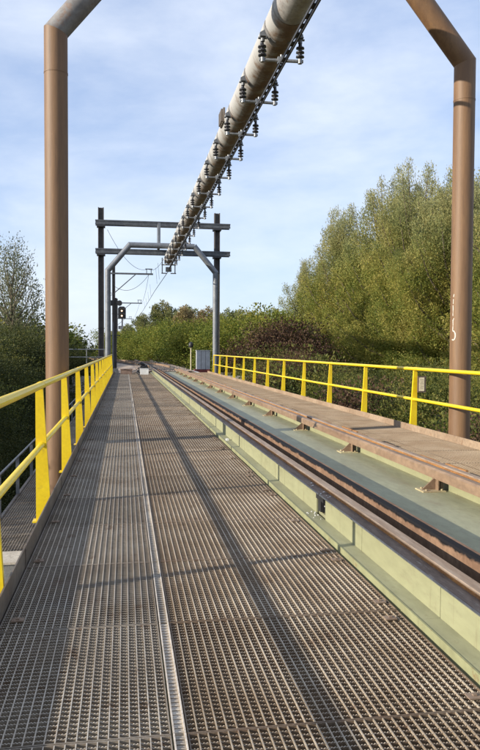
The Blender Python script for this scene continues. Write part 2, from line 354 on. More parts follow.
# ------------------------------------------------------------------ gratings
PITCH = 0.0385
PL = 1.085
def grating_mesh(name, W, L, m0='grate_grey', m1='rod_grey', depth=0.034, teeth=True, rod=0.0021, proud=0.0015, bt=0.0048):
    mb = MB()
    nb = int(round(L / 0.0335))
    step = 0.0064 if teeth else W
    n = max(1, int(round(W / step)))
    px = np.linspace(0.004, W - 0.004, n + 1)
    for k in range(1, nb):
        y = k * L / nb
        zt = [(-0.0042 if i % 2 else 0.0) for i in range(n + 1)] if teeth else [0, 0]
        vs = []; fs = []
        for i in range(n + 1):
            vs += [(px[i], y - bt/2, zt[i]), (px[i], y + bt/2, zt[i]), (px[i], y - bt/2, -depth), (px[i], y + bt/2, -depth)]
        for i in range(n):
            a, b = 4*i, 4*(i+1)
            fs += [(a, b, b+1, a+1), (a+2, b+2, b, a), (a+1, b+1, b+3, a+3)]
        mb.add(vs, fs)
    nbar = len(mb.f)
    nr = int(round(W / PITCH))
    for k in range(1, nr):
        x = k * W / nr
        mb.box(x - rod, x + rod, 0.004, L - 0.004, -0.008, proud)
    nrod = len(mb.f)
    t = 0.005
    mb.box(0, t, 0, L, -depth, proud); mb.box(W - t, W, 0, L, -depth, proud)
    mb.box(t, W - t, 0, t, -depth, 0.001); mb.box(t, W - t, L - t, L, -depth, 0.001)
    me = mb.mesh(name)
    me.materials.append(M[m0]); me.materials.append(M[m1])
    mi = np.zeros(len(mb.f), dtype=np.int32); mi[nbar:nrod] = 1; mi[0:nbar:3] = 1  # bar tops take the bright rod tone: foot wear plus sunlight put into colour
    me.polygons.foreach_set('material_index', mi)
    return me

Y0 = 3.68
ks = range(-5, 37)
XL0, XJ0, XJ1, XR1 = -0.645, 0.174, 0.230, 1.502
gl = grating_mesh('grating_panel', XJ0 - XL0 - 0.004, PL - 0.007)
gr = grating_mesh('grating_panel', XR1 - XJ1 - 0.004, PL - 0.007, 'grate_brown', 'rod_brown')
js = MB()
for x in (0.004, 0.047): js.box(x, x + 0.006, 0, PL - 0.006, -0.03, 0.005)
for k in range(64): js.box(0.010, 0.047, 0.010 + k*0.01675, 0.0175 + k*0.01675, -0.026, -0.001 - 0.003 * (k % 2))
js_n = len(js.f); jsb = js; js = js.mesh('joint_strip'); js.materials.append(M['zinc']); js.materials.append(M['rod_grey'])
js.polygons.foreach_set('material_index', np.array([0 if i < 12 else 1 for i in range(js_n)], dtype=np.int32))
clip = MB().box(-0.032, 0.032, -0.024, 0.024, 0.0025, 0.009).box(-0.008, 0.008, -0.008, 0.008, 0.009, 0.016).mesh('grating_clip')
wk = root('walkway', 'wide main walkway of grey steel grating beside the pale green girder', 'walkway', (0.4, 0, 0), kind='structure')
for k in ks:
    y = Y0 + k * PL
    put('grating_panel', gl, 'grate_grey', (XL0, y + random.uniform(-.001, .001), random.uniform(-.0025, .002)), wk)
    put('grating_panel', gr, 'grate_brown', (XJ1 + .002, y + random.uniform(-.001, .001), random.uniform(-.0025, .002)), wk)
    put('joint_strip', js, 'zinc', (XJ0 - .001, y, 0.001), wk)
    if k < 16:
        for cx, dy in ((1.43, .10), (1.43, .95), (-0.57, .12)):
            if random.random() < 0.85: put('grating_clip', clip, 'rusty_clip', (cx + random.uniform(-.02, .02), y + dy + random.uniform(-.02, .02), 0), wk)
# floor beams beneath
bm_ = MB().box(-0.62, 1.47, -0.06, 0.06, -0.20, -0.045).mesh('floor_beam')
for k in range(-1, 16): put('floor_beam', bm_, 'kerb_dark', (0, 6.7 + 2.67 * (k - 1), 0), wk)
YE = Y0 + 37 * PL - 0.01
YS = Y0 - 5 * PL
# left kerb plate
kb = []
yy = YS; first = True
edges = [YS] + [4.8 + 2.67 * k for k in range(-2, 15)] + [YE]
edges = sorted(e for e in edges if YS <= e <= YE)
for a, b in zip(edges[:-1], edges[1:]):
    m_ = MB().box(-0.664, -0.654, a + .002, b - .002, -0.12, 0.132)
    m_.box(-0.6535, -0.649, b - .035, b - .010, -0.02, 0.118)
    obj('kerb_plate', m_, 'kerb_dark', wk)

# right-hand walkway
rw = root('walkway', 'narrow tan grating walkway between the far rail and the right yellow railing', 'walkway', (4.3, 0, 0), kind='structure')
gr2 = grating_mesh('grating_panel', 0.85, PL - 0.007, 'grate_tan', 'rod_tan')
for k in ks:
    y = Y0 + k * PL + .4
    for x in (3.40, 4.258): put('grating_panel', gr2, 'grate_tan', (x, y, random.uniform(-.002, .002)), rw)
for a, b in zip(edges[:-1], edges[1:]):
    obj('kerb_plate', MB().box(5.125, 5.137, a + .003, b - .003, -0.12, 0.11), 'kerb_tan', rw)
bm2 = MB().box(3.42, 5.12, -0.06, 0.06, -0.20, -0.045).mesh('floor_beam')
for k in range(-1, 16): put('floor_beam', bm2, 'kerb_dark', (0, 6.7 + 2.67 * (k - 1), 0), rw)

# ------------------------------------------------------------------ green girder and track plate
gd = root('bridge_girder', 'pale green painted steel girder trough that carries the rails', 'girder', (TX, 0, 0))
JY = 5.75                                   # expansion joint in the near upstand
fl_edges = [YS, 1.2, 3.45, JY, 8.4, 13.8, 19.2, 24.6, 30, 35.4, YE]
for a, b in zip(fl_edges[:-1], fl_edges[1:]):
    obj('bottom_flange', MB().box(1.538, 1.6505, a + .001, b - .001, 0.0, 0.030), 'green_flat', gd)
    obj('flange_lip', MB().box(1.528, 1.5378, a + .001, b - .001, -0.05, 0.034), 'green_edge', gd)
we = [YS, 1.2, 2.2, 3.45, 4.70, JY - .13]
y = JY + .13
we2 = [y]
while y < YE - 1.3: y += 1.25; we2.append(y)
we2.append(YE)
for lst in (we, we2):
    for a, b in zip(lst[:-1], lst[1:]):
        obj('web_plate', MB().box(1.651, 1.664, a + .003, b - .003, 0.030, 0.213), 'green', gd)
obj('web_backing', MB().box(1.6645, 1.672, YS, JY - .14, 0.03, 0.213), 'green_flat', gd)
obj('web_backing', MB().box(1.6645, 1.672, JY + .14, YE, 0.03, 0.213), 'green_flat', gd)
te = [YS, JY - .012, JY + .012, YE]
obj('top_plate', MB().box(1.632, 1.80, YS, JY - .014, 0.2135, 0.222), 'top_plate', gd)
obj('top_plate', MB().box(1.632, 1.80, JY + .014, YE, 0.2135, 0.222), 'top_plate', gd)
obj('edge_strip', MB().box(1.629, 1.6318, YS, JY - .014, 0.2115, 0.2235), 'alu', gd)  # thin pale metal strip along the near edge of the top plate
obj('edge_strip', MB().box(1.629, 1.6318, JY + .014, YE, 0.2115, 0.2235), 'alu', gd)
obj('joint_shade_and_bracket', MB().box(1.690, 1.72, JY - .13, JY + .13, 0.04, 0.205).box(1.640, 1.688, JY - .10, JY + .12, .165, .208).box(1.655, 1.688, JY + .02, JY + .10, .06, .1648), 'black', gd)  # black block stands in for the gap's dark inside, with bracket pieces in front
# trough plates
for a, b in zip(fl_edges[:-1], fl_edges[1:]):
    obj('trough_plate', MB().box(1.673, 3.19, a + .0015, b - .0015, 0.02, 0.050), 'green_flat', gd)
obj('far_web', MB().box(3.19, 3.205, YS, YE, 0.02, 0.205), 'green', gd)
obj('far_top_plate', MB().box(3.17, 3.385, YS, YE, 0.2055, 0.215), 'top_plate', gd)
obj('far_skirt', MB().box(3.372, 3.384, YS, YE, -0.12, 0.205), 'green_flat', gd)
obj('box_girder', MB().box(1.68, 3.18, YS, YE, -1.1, 0.0195), 'green', gd)
# loose flakes at the joint
fk = MB()
for i in range(8):
    x = random.uniform(1.645, 1.70); y = JY + random.uniform(-.25, .55); z = 0.223 + random.uniform(0, .004); r = random.uniform(.004, .010)
    fk.add([(x-r, y-r, z), (x+r, y-r*.6, z+.002), (x+r*.7, y+r, z+.003), (x-r*.8, y+r, z)], [(0, 1, 2, 3)])
for i in range(9):
    x = random.uniform(1.56, 1.645); y = JY + random.uniform(-.2, .2); q = random.uniform(.004, .011)
    fk.box(x, x + q, y, y + q * 1.4, .0302, .034 + q * .4)
for i in range(6):
    y = JY + random.uniform(-.12, .12); q = random.uniform(.006, .014); z = random.uniform(.05, .17)
    fk.box(1.683, 1.6895, y, y + q, z, z + q)
fk.box(1.56, 1.60, 10.78, 10.86, .030, .055)
obj('paint_flake', fk, 'white', gd)['kind'] = 'stuff'

# ------------------------------------------------------------------ rails
def rail(name, label, poly, m, cat='rail', group=None, y0=YS, y1=YE):
    o = obj(name, MB().prism_y(poly, y0, y1), m, None, (poly[0][0], 0, poly[0][1]))
    return tag(o, label, cat, group)
r1 = root('running_rail', 'worn running rail with orange rusted side on the near green girder', 'rail', (1.76, 0, .222))
obj('rail_side', MB().prism_y([(1.722, .2222), (1.795, .2222), (1.792, .244), (1.7235, .244)], YS, YE), 'rail_rust', r1)
obj('rail_head', MB().prism_y([(1.7195, .2442), (1.7985, .2442), (1.7985, .252), (1.793, .257), (1.724, .257), (1.7195, .252)], YS, YE), 'rail_head', r1)
c1 = root('check_rail', 'brown check rail smeared with black grease beside the near running rail', 'rail', (2.03, 0, .05))
cs = [YS, 0.9, 3.6, 4.9, 8.1, 11.3, 14.5, 17.7, 20.9, 24.1, 27.3, 30.5, 33.7, 36.9, YE]
for a, b in zip(cs[:-1], cs[1:]):
    obj('rail_length', MB().prism_y([(1.985, .085), (2.07, .085), (2.075, .245), (2.068, .254), (1.992, .254), (1.983, .243)], a + .002, b - .002), 'check_rail', c1)
chr_ = MB().box(-.08, .08, -.08, .08, .0005, .0345).mesh('rail_chair')
for k in range(-1, 15):
    y = 6.56 + 2.66 * (k - 1)
    put('rail_chair', chr_, 'bracket', (2.03, y, .05), c1)
c2 = root('check_rail', 'brown check rail with black scuffs held on triangular brackets', 'rail', (3.09, 0, .05))
cs2 = [YS, 2.4, 5.6, 8.9, 12.1, 15.3, 18.5, 21.7, 24.9, 28.1, 31.3, 34.5, YE]
for a, b in zip(cs2[:-1], cs2[1:]):
    obj('rail_length', MB().prism_y([(3.045, .172), (3.12, .172), (3.135, .19), (3.135, .258), (3.12, .271), (3.062, .271), (3.045, .255)], a + .0015, b - .0015), 'brown_rail', c2)
br = MB()
br.prism_y([(-.155, .012), (0.0, .012), (0.0, .122), (-.028, .122)], -.008, .008)
br.box(-.012, .0, -.07, -.0085, .012, .122); br.box(-.012, .0, .0085, .07, .012, .122)
br = br.mesh('bracket')
bf = MB().box(-.18, .06, -.10, .10, 0.0005, .012)
for sx in (-.13, .03):
    for sy in (-.06, .06): bf.tube([(sx, sy, .012), (sx, sy, .026)], .014, 6)
bf = bf.mesh('foot_plate')
post_ = MB().box(.02, .055, -.05, .05, .012, .122).mesh('bracket_post')
for k in range(-1, 15):
    y = 6.56 + 2.66 * (k - 1)
    b = put('bracket', br, 'bracket', (3.075, y, .05), c2)
    put('foot_plate', bf, 'bracket_foot', (3.075, y, .05), b); put('bracket_post', post_, 'kerb_dark', (3.075, y, .05), b)
r2 = root('running_rail', 'running rail with flaking orange rust along the right walkway edge', 'rail', (3.29, 0, .2155))
obj('rail_side', MB().prism_y([(3.252, .2155), (3.345, .2155), (3.34, .243), (3.256, .243)], YS, YE), 'rail_rust', r2)
obj('rail_head', MB().prism_y([(3.252, .2432), (3.318, .2432), (3.318, .257), (3.258, .257), (3.252, .252)], YS, YE), 'rail_head', r2)
fl = MB()
y = YS
while y < YE:
    l = random.uniform(.1, .5)
    h = random.uniform(.243, .275)
    if random.random() < .75: fl.prism_y([(3.3185, .243), (3.345, .243), (3.342, h), (3.3185, h - .004)], y, y + l)
    y += l + random.uniform(.02, .2)
obj('rust_flake', fl, 'rail_rust', r2)['kind'] = 'stuff'

# ------------------------------------------------------------------ yellow railings
def railing(X, inner, label, y0, y1, py):
    t = root('railing', label, 'railing', (X, 0, 0))
    R_ = .037
    def bar(z, r):
        e = [y0 - .02]; y = y0 + 3.1
        while y < y1: e.append(y); y += 5.34
        e.append(y1 + .02)
        for a, b in zip(e[:-1], e[1:]):
            k = max(2, int((b - a) / 1.3) + 1)
            pts = [(X + random.uniform(-.002, .002), a + (b - a) * i / (k - 1) + (.002 if i == 0 else -.002 if i == k-1 else 0), z + random.uniform(-.002, .002)) for i in range(k)]
            obj('handrail' if z > 1 else 'middle_rail', MB().tube(pts, r, 16, True, .72 if z > 1 or inner < 0 else .62), 'yellow', t)
            if b < y1: obj('rail_sleeve', MB().tube([(X, b - .05, z), (X, b + .05, z)], r * 1.07, 16, True, .74 if z > 1 or inner < 0 else .64), 'yellow', t)
    bar(1.115, R_ * 1.18); bar(0.56, .031 if inner > 0 else .04)
    pm = MB().prism_y([(-inner*.055, -.15), (inner*.085, -.15), (inner*.012, 1.085), (-inner*.055, 1.085)][::int(inner)], -.022, .022).mesh('post')
    ft = MB().box(-.085, .11 if inner > 0 else .085, -.06, .06, -.165, -.1505).mesh('post_foot')
    for y in py:
        if inner > 0 and 3.5 < y < 5: y += .13
        p = put('post', pm, 'yellow', (X, y, 0), t)
        put('post_foot', ft, 'yellow', (X, y, 0), p)
    return t
py = [6.72 + 2.67 * k for k in range(-3, 14)]
railing(-0.765, 1, 'yellow pipe railing along the wide main walkway, with the grey ledge walkway outside', YS, 41.3, py)
railing(5.215, -1, 'yellow pipe railing beside the tan walkway with small cream notice on a post', YS, 41.3, [y + .05 for y in py])
sg = root('notice_sign', 'small cream notice in a brown frame fixed to a yellow post', 'sign', (5.31, 11.99, .72))
obj('frame', MB().box(5.235, 5.39, 11.985, 12.01, .69, .985), 'sign_frame', sg)
obj('face', MB().box(5.257, 5.358, 11.980, 11.9848, .715, .962), 'sign_face', sg)
tx = MB()
for z, a, b in ((.915, 5.275, 5.34), (.875, 5.282, 5.335), (.845, 5.275, 5.345), (.80, 5.28, 5.34), (.765, 5.275, 5.33)):
    tx.box(a, b, 11.9785, 11.9798, z, z + .010)
obj('faded_text', tx, 'faint_ink', sg)

# ------------------------------------------------------------------ portals
def portal(Y, label, m, m_l, m_r, r=.172, x0=-1.01, x1=5.50, zb=-1.25):
    t = root('portal_frame', label, 'portal frame', (x0, Y, zb))
    b, tp, hx = 6.16, 7.72, 1.30
    for x, s, mm in ((x0, 1, m_l), (x1, -1, m_r)):
        # mitred bend: column ends on a bisecting plane
        d1 = Vector((0, 0, 1)); d2 = Vector((s*hx, 0, tp - b)).normalized(); nrm = (d1 + d2).normalized(); nrm2 = (d2 + Vector((s, 0, 0))).normalized()
        def sweep(p0, n0, p1, n1, ax):
            e1 = Vector((0, 1, 0)); e2 = ax.cross(e1).normalized(); n = 40; vs = []
            for p, nn in ((p0, n0), (p1, n1)):
                for j in range(n):
                    a = 2*math.pi*j/n; q = Vector(p) + (e1*math.cos(a) + e2*math.sin(a)) * r
                    q = q - ax * ((q - Vector(p)).dot(nn) / ax.dot(nn)); vs.append(q)
            return MB().add(vs, [(j, (j+1) % n, n+(j+1) % n, n+j) for j in range(n)], True)
        obj('column', sweep((x, Y, zb + .03), d1, (x, Y, b), nrm, d1), m, t)
        obj('haunch', sweep((x, Y, b), nrm, (x + s*hx, Y, tp), nrm2, d2), mm, t)
        if s == 1: obj('crossbeam', sweep((x + hx, Y, tp), nrm2, (x1 - hx, Y, tp), Vector((1, 0, 0)), Vector((1, 0, 0))), m, t)
        obj('base_plate', MB().box(x - .3, x + .3, Y - .3, Y + .3, zb, zb + .03), 'column', t)
        obj('weld_band', MB().tube([(x, Y, b - .62), (x, Y, b - .595)], r + .004, 40, False), m, t)
    # hanger that carries the pipe
    obj('hanger', MB().box(2.71 - .08, 2.71 + .08, Y - .06, Y + .06, 7.40, tp - r + .02), 'galv', t)
    return t
p1 = portal(10.9, 'tall brown tubular portal frame with slanted shoulders standing over both railings', 'column', 'column_grey', 'column')
portal(42.9, 'grey tubular portal frame in front of the twin beam gantry', 'galv', 'galv', 'galv')
# graffiti on the right column (paint lying on the tube)
def on_col(a, z, off=.0025): return (5.50 + (.172 + off) * math.cos(a), 10.9 + (.172 + off) * math.sin(a), z)
gm = MB()
def stroke(pts, wd):
    n = len(pts); vs = []
    for i, (a, z) in enumerate(pts):
        a0, z0 = pts[max(0, i-1)]; a1, z1 = pts[min(n-1, i+1)]
        dx, dz = (a1 - a0) * .172, z1 - z0; l = math.hypot(dx, dz) or 1
        ox, oz = -dz / l * wd / 2, dx / l * wd / 2
        vs += [on_col(a + ox / .172, z + oz), on_col(a - ox / .172, z - oz)]
    gm.add(vs, [(2*i, 2*i+1, 2*i+3, 2*i+2) for i in range(n-1)])
A = R(180 + 18)
stroke([(A + .05 + .24 * math.cos(t), 1.70 + .075 * math.sin(t)) for t in np.linspace(-2.2, 1.9, 14)], .020)
stroke([(A - .02, 1.78), (A + .02, 1.88), (A - .01, 1.96)], .016)
stroke([(A, 1.93), (A + .10, 1.985)], .014)
stroke([(A - .02, 2.02), (A, 2.14), (A - .02, 2.20)], .016)
stroke([(A, 2.22), (A + .02, 2.30)], .014); stroke([(A + .02, 2.33), (A + .08, 2.38)], .016)
obj('graffiti', gm, 'spray', p1)

# ------------------------------------------------------------------ overhead pipe, hangers, conductor
PX, PZ, PR = 2.71, 7.11, 0.302
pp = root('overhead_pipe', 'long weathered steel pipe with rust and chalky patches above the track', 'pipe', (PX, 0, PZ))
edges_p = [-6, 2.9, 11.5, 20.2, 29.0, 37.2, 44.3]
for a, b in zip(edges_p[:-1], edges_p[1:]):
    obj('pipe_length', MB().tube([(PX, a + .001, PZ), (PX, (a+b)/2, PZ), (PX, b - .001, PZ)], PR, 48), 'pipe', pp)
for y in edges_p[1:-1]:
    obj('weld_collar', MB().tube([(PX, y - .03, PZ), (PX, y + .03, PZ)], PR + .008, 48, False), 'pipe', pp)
obj('grey_collar', MB().tube([(PX, 10.6, PZ), (PX, 11.45, PZ)], PR + .006, 48, False), 'collar', pp)
# hanger prototype
def lathe(cx, cy, prof, n=14):
    return MB().tube([(cx, cy, z) for z, _ in prof], [r for _, r in prof], n)
HS = .30
arm = MB().tube([(-HS - .05, 0, 0), (HS + .05, 0, 0)], .026, 10)
arm.box(-.06, .06, -.035, .035, -.05, .05)
arm.tube([(0, 0, .05), (0, 0, .09)], .018, 8)
arm_me = arm.mesh('hanger_arm')
prof = [(0.03, .022), (.05, .022)]
for k in range(3):
    z = .055 + k * .066
    prof += [(z, .03), (z + .006, .068), (z + .026, .064), (z + .038, .03)]
prof += [(.25, .03), (.28, .024)]
ins_me = lathe(0, 0, prof).mesh('insulator')
cap_me = MB().tube([(0, 0, .28), (0, 0, .325)], .035, 10).box(-.07, .07, -.02, .02, .325, .343).mesh('insulator_cap')
foot_me = MB().tube([(0, 0, -.035), (0, 0, .03)], .036, 10).mesh('insulator_foot')
bk = MB()
bk.prism_y([(-.05, .343), (.05, .343), (.15, .40), (.12, .52), (-.045, .42)], -.010, .010)
bk.box(-.045, .045, -.07, .07, .3435, .357)
bk_l = bk.mesh('pipe_bracket')
bk = MB()
bk.prism_y([(-.05, .343), (.05, .343), (.045, .42), (-.12, .52), (-.15, .40)], -.010, .010)
bk.box(-.045, .045, -.07, .07, .3435, .357)
bk_r = bk.mesh('pipe_bracket')
pad = MB()
for s in (-1, 1): pad.box(-.004, .004, -.09, .09, .42, .60)
ZA = 6.52
SP = 2.14
hy = [12.15 + SP * k for k in range(-4, 16)]
for y in hy:
    if 9.5 < y < 10.5: y -= .55
    if y > 43.9: break
    y += random.uniform(-.05, .05); a = put('hanger_arm', arm_me, 'alu', (PX, y, ZA), pp, random.uniform(-.05, .05))
    for s, bm3 in ((-1, bk_l), (1, bk_r)):
        put('insulator', ins_me, 'insulator', (PX + s*HS, y, ZA), a).rotation_euler = (random.uniform(-.06, .06), random.uniform(-.06, .06), 0)
        put('insulator_cap', cap_me, 'galv', (PX + s*HS, y, ZA), a)
        put('insulator_foot', foot_me, 'alu', (PX + s*HS, y, ZA), a)
        put('pipe_bracket', bm3, 'galv', (PX + s*HS, y, ZA), a)
    a.scale = (1.11, 1.11, 1.11)
    # curved saddle pad welded to the pipe
    for s in (-1, 1):
        sd_ = MB(); vs = []
        for j in range(7):
            t = R(-70 + 14 * j) if s > 0 else R(180 + 70 - 14 * j)
            for dy in (-.11, .11):
                wdt = dy * (1 - .6 * abs(j - 3) / 3)
                vs.append((PX + (PR + .007) * math.cos(t), y + wdt, PZ + (PR + .007) * math.sin(t)))
        sd_.add(vs, [(2*j, 2*j+1, 2*j+3, 2*j+2) for j in range(6)], True)
        obj('saddle_plate', sd_, 'column_grey', pp)
    # small grille box on the pipe flank
gb = MB()
for k in range(4): gb.box(PX - PR - .075, PX - PR + .01, 17.25 + k*.13, 17.32 + k*.13, 7.06, 7.36)
gb.box(PX - PR - .03, PX - PR + .02, 17.2, 17.76, 7.04, 7.38)
obj('grille_box', gb, 'kerb_dark', pp)
# end assembly of the pipe
ea = MB(); EY = 44.3
ea.box(PX - .45, PX + .45, EY + .005, EY + .07, PZ - .39, PZ - .33); ea.box(PX - .43, PX - .37, EY, EY + .08, PZ - .88, PZ + .08); ea.box(PX + .37, PX + .43, EY, EY + .08, PZ - .88, PZ + .08)
ea.box(PX - .45, PX - .10, EY, EY + .06, PZ - .92, PZ - .86); ea.box(PX + .12, PX + .47, EY, EY + .06, PZ - .92, PZ - .86)
ea.box(PX - .18, PX + .18, EY - .04, EY + .2, PZ - .78, PZ - .5)
obj('end_bracket', ea, 'galv_dark', pp)

cr = root('conductor_rail', 'dark double conductor rail slung under the overhead pipe', 'conductor rail', (PX, 0, 6.4))
CZ = 6.40
obj('carrier_bar', MB().box(PX - .048, PX - .036, -6, 44.2, CZ + .02, CZ + .062), 'conductor', cr)
obj('contact_bar', MB().prism_y([(PX + .008, CZ - .01), (PX + .030, CZ - .01), (PX + .036, CZ + .01), (PX + .036, CZ + .055), (PX + .002, CZ + .055), (PX + .002, CZ + .01)], -6, 44.2), 'conductor', cr)
sp_me = MB().box(-.036, .002, -.07, .07, .028, .05).mesh('spacer')
y = 3.0
while y < 43.8:
    put('spacer', sp_me, 'conductor', (PX, y, CZ), cr); y += .32

# ------------------------------------------------------------------ lower ledge walkway at left
lw = root('ledge_walkway', 'lower grey grating ledge outside the main walkway railing', 'walkway', (-1.4, 9.2, -1.2), kind='structure')
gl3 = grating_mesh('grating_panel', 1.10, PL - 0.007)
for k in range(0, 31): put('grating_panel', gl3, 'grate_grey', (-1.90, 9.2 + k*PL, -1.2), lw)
obj('edge_beam', MB().box(-1.95, -1.902, 9.2, 42.8, -1.5, -1.19).box(-.80, -.74, 6.5, 42.8, -1.5, -1.19), 'kerb_dark', lw)
gy = root('railing', 'thin grey steel railing along the lower ledge', 'railing', (-1.93, 9.3, -1.2))
for z in (-.52, -.86): obj('rail', MB().tube([(-1.93, 9.3, z), (-1.93, 42, z)], .021, 10), 'galv', gy)
pm = MB().box(-.03, .03, -.012, .012, -1.25, -.53).mesh('post')
for k in range(18): put('post', pm, 'galv', (-1.93, 9.35 + 1.9 * k, 0), gy)
pf = root('pier_block', 'cream concrete block at the end of the lower ledge', 'block', (-1.4, 8.4, -3.7))
obj('block', MB().box(-2.3, -.72, 7.75, 9.15, -4.4, -1.28), 'cream', pf)
obj('ledge', MB().box(-2.35, -.70, 7.70, 9.18, -1.2795, -1.22), 'cream', pf)
eb = root('junction_box', 'grey junction box with a thin cable on the cream block', 'box', (-1.25, 8.3, -1.22))
obj('box', MB().box(-1.42, -1.08, 8.12, 8.55, -1.2195, -.98), 'grey_box', eb)
obj('lid', MB().box(-1.435, -1.065, 8.105, 8.565, -.9795, -.955), 'cream', eb)
obj('cable', MB().tube([(-1.41, 8.5, -1.0), (-1.5, 8.55, -1.05), (-1.55, 8.35, -1.19), (-1.6, 8.0, -1.205), (-1.7, 7.85, -1.205)], .011, 6), 'black', eb)
ab = obj('abutment', MB().box(-3.2, 8.2, 43.9, 45.4, -5, -.25).box(-3.4, 8.4, 43.4, 43.9, -5, -.75), 'concrete', None, (TX, 44.5, -5)); tag(ab, 'grey concrete abutment under the far end of the bridge', 'abutment')

# ------------------------------------------------------------------ far end: gantry, mast, signal, cabinet ...
gt = root('catenary_gantry', 'dark twin-beam steel gantry on two posts behind the grey portal', 'gantry', (2.1, 45.8, -.3))
def hbeam(x, y, z0, z1, w=.36):
    return MB().box(x - w/2, x - w/2 + .05, y - w/2, y + w/2, z0, z1).box(x + w/2 - .05, x + w/2, y - w/2, y + w/2, z0, z1).box(x - w/2 + .05, x + w/2 - .05, y - .02, y + .02, z0, z1)
obj('post', hbeam(-1.5, 45.8, -.35, 10.45), 'mast', gt); obj('post', hbeam(5.95, 45.8, -.35, 10.35), 'mast', gt)
for z in (9.35, 7.55):
    obj('beam', MB().box(-1.85, 6.80, 45.52, 45.60, z, z + .09).box(-1.85, 6.80, 46.00, 46.08, z, z + .09)
        .box(-1.84, 6.79, 45.55, 45.58, z + .09, z + .22).box(-1.84, 6.79, 46.02, 46.05, z + .09, z + .22)
        .box(-1.85, 6.80, 45.52, 45.60, z + .22, z + .30).box(-1.85, 6.80, 46.00, 46.08, z + .22, z + .30), 'galv_dark', gt)
    for x in (-1.5, 5.95): obj('clamp', MB().box(x - .26, x + .26, 45.48, 46.12, z - .14, z - .002), 'black', gt)
obj('hanger_post', MB().box(2.05, 2.2, 44.3, 45.85, 7.85, 9.35), 'galv', gt)
pl = MB()
for k in range(12): pl.box(5.67, 5.76, 45.6, 45.64, .9 + k*.52, 1.15 + k*.52)
obj('lattice_gap_white', pl, 'white', gt)  # white blocks stand in for the bright openings in the post lattice

def catmast(X, Y, label, ax, top=8.4):
    t = root('catenary_mast', label, 'mast', (X, Y, -.3))
    obj('post', hbeam(X, Y, -.35, top, .26), 'mast', t)
    obj('arm', MB().box(X - .4, ax + .35, Y - .2, Y - .12, 7.72, 7.86), 'galv_dark', t)
    obj('stay', MB().tube([(X + .1, Y - .16, 6.2), (X + (ax - X) * .62, Y - .16, 7.74)], .04, 8), 'galv_dark', t)
    ii = MB().box(ax - .22, ax - .16, Y - .2, Y - .1, 7.86, 8.22).box(ax + .16, ax + .22, Y - .2, Y - .1, 7.86, 8.22).box(ax - .3, ax + .3, Y - .2, Y - .1, 8.18, 8.25)
    obj('insulator_frame', ii, 'galv_dark', t)
    obj('side_arm', MB().tube([(X - .7, Y, 6.3), (X, Y, 6.1), (X - .6, Y, 5.75)], .03, 6), 'galv', t)
    return t
catmast(-.93, 60, 'brown catenary mast with braced arm just past the signal', 2.0)
catmast(-1.1, 98, 'distant catenary mast with braced arm above the willow line', 2.0)
catmast(-1.9, 148, 'farthest small catenary mast among the trees', 1.1)
def wire(label, pts, sag=0, r=.012, n=14):
    if sag:
        a, b = Vector(pts[0]), Vector(pts[1])
        pts = [a.lerp(b, i/n) - Vector((0, 0, sag * 4 * (i/n) * (1 - i/n))) for i in range(n+1)]
    o = obj('overhead_wire', MB().tube(pts, r, 6), 'conductor', None, pts[0]); tag(o, label, 'wire', 'overhead wires beyond the pipe'); return o
wire('contact wire running on from the end of the conductor rail', [(PX + .03, 44.2, 6.42), (2.5, 60, 6.4), (2.2, 98, 6.35), (1.1, 148, 6.3)], r=.022)
wire('thick slack wire looping between mast post and arm tip', [(-.85, 59.8, 6.7), (2.0, 59.8, 7.75)], .75, r=.018)
wire('slack wire from the gantry down to the mast arm tip', [(-1.1, 46.0, 9.1), (2.0, 60, 8.25)], .9, r=.014)
wire('short wire from mast arm tip up to the gantry beam', [(2.0, 60, 8.2), (2.6, 46, 7.5)], .35, r=.014)
wire('carrier wire from first mast arm to the second mast arm', [(2.0, 60, 7.8), (2.0, 98, 7.8)], .9, r=.014)
wire('carrier wire from second mast arm to the farthest mast arm', [(2.0, 98, 7.8), (1.1, 148, 7.8)], .9, r=.014)
for i, (y, z1) in enumerate(((50, 7.3), (53.5, 7.35), (66, 7.25), (72, 7.0), (79, 6.9), (86, 7.0))):
    wire('thin vertical dropper wire holding the contact wire', [(2.4, y, 6.4), (2.3, y, z1 + .25)], r=.009)

sn = root('railway_signal', 'railway signal with black head showing two lit lamps on a brown post', 'signal', (-.6, 46, -.28))
obj('post', hbeam(-.62, 46.0, -.1, 4.75, .2), 'mast', sn)
obj('ladder_panel', MB().box(-.80, -.735, 45.9, 45.96, .3, 3.2), 'galv', sn)
obj('base_plinth', MB().prism_y([(-.85, -.28), (-.35, -.28), (-.45, .22), (-.75, .22)], 45.75, 46.25), 'concrete', sn)
hd = obj('signal_head', MB().box(-.44, .06, 45.86, 46.06, 3.42, 4.08).prism_y([(-.44, 4.08), (.06, 4.08), (-.05, 4.2), (-.33, 4.2)], 45.86, 46.06), 'black', sn)
for z in (3.60, 3.92):
    obj('lamp', MB().tube([(-.2, 45.84, z), (-.2, 45.86, z)], .055, 14), 'lamp', hd)
    n = 9; vs = []
    for j in range(n):
        t = R(-20 + 220 * j / (n-1)); vs += [(-.2 + .12*math.cos(t), 45.86, z + .12*math.sin(t)), (-.2 + .12*math.cos(t), 45.62, z + .12*math.sin(t))]
    obj('hood', MB().add(vs, [(2*j, 2*j+1, 2*j+3, 2*j+2) for j in range(n-1)], True), 'black', hd)
for x in (-.86, -.34): obj('rear_lamp_housing', MB().tube([(x, 45.8, 4.42), (x, 46.2, 4.42)], .17, 14), 'black', sn)
obj('indicator_box', MB().box(-.42, -.12, 45.9, 46.05, 2.75, 2.95).box(-.22, -.12, 45.9, 46.05, 2.95, 3.42), 'galv', sn)
obj('cross_bar', MB().box(-.9, -.3, 45.93, 45.97, 2.3, 2.36), 'black', sn)

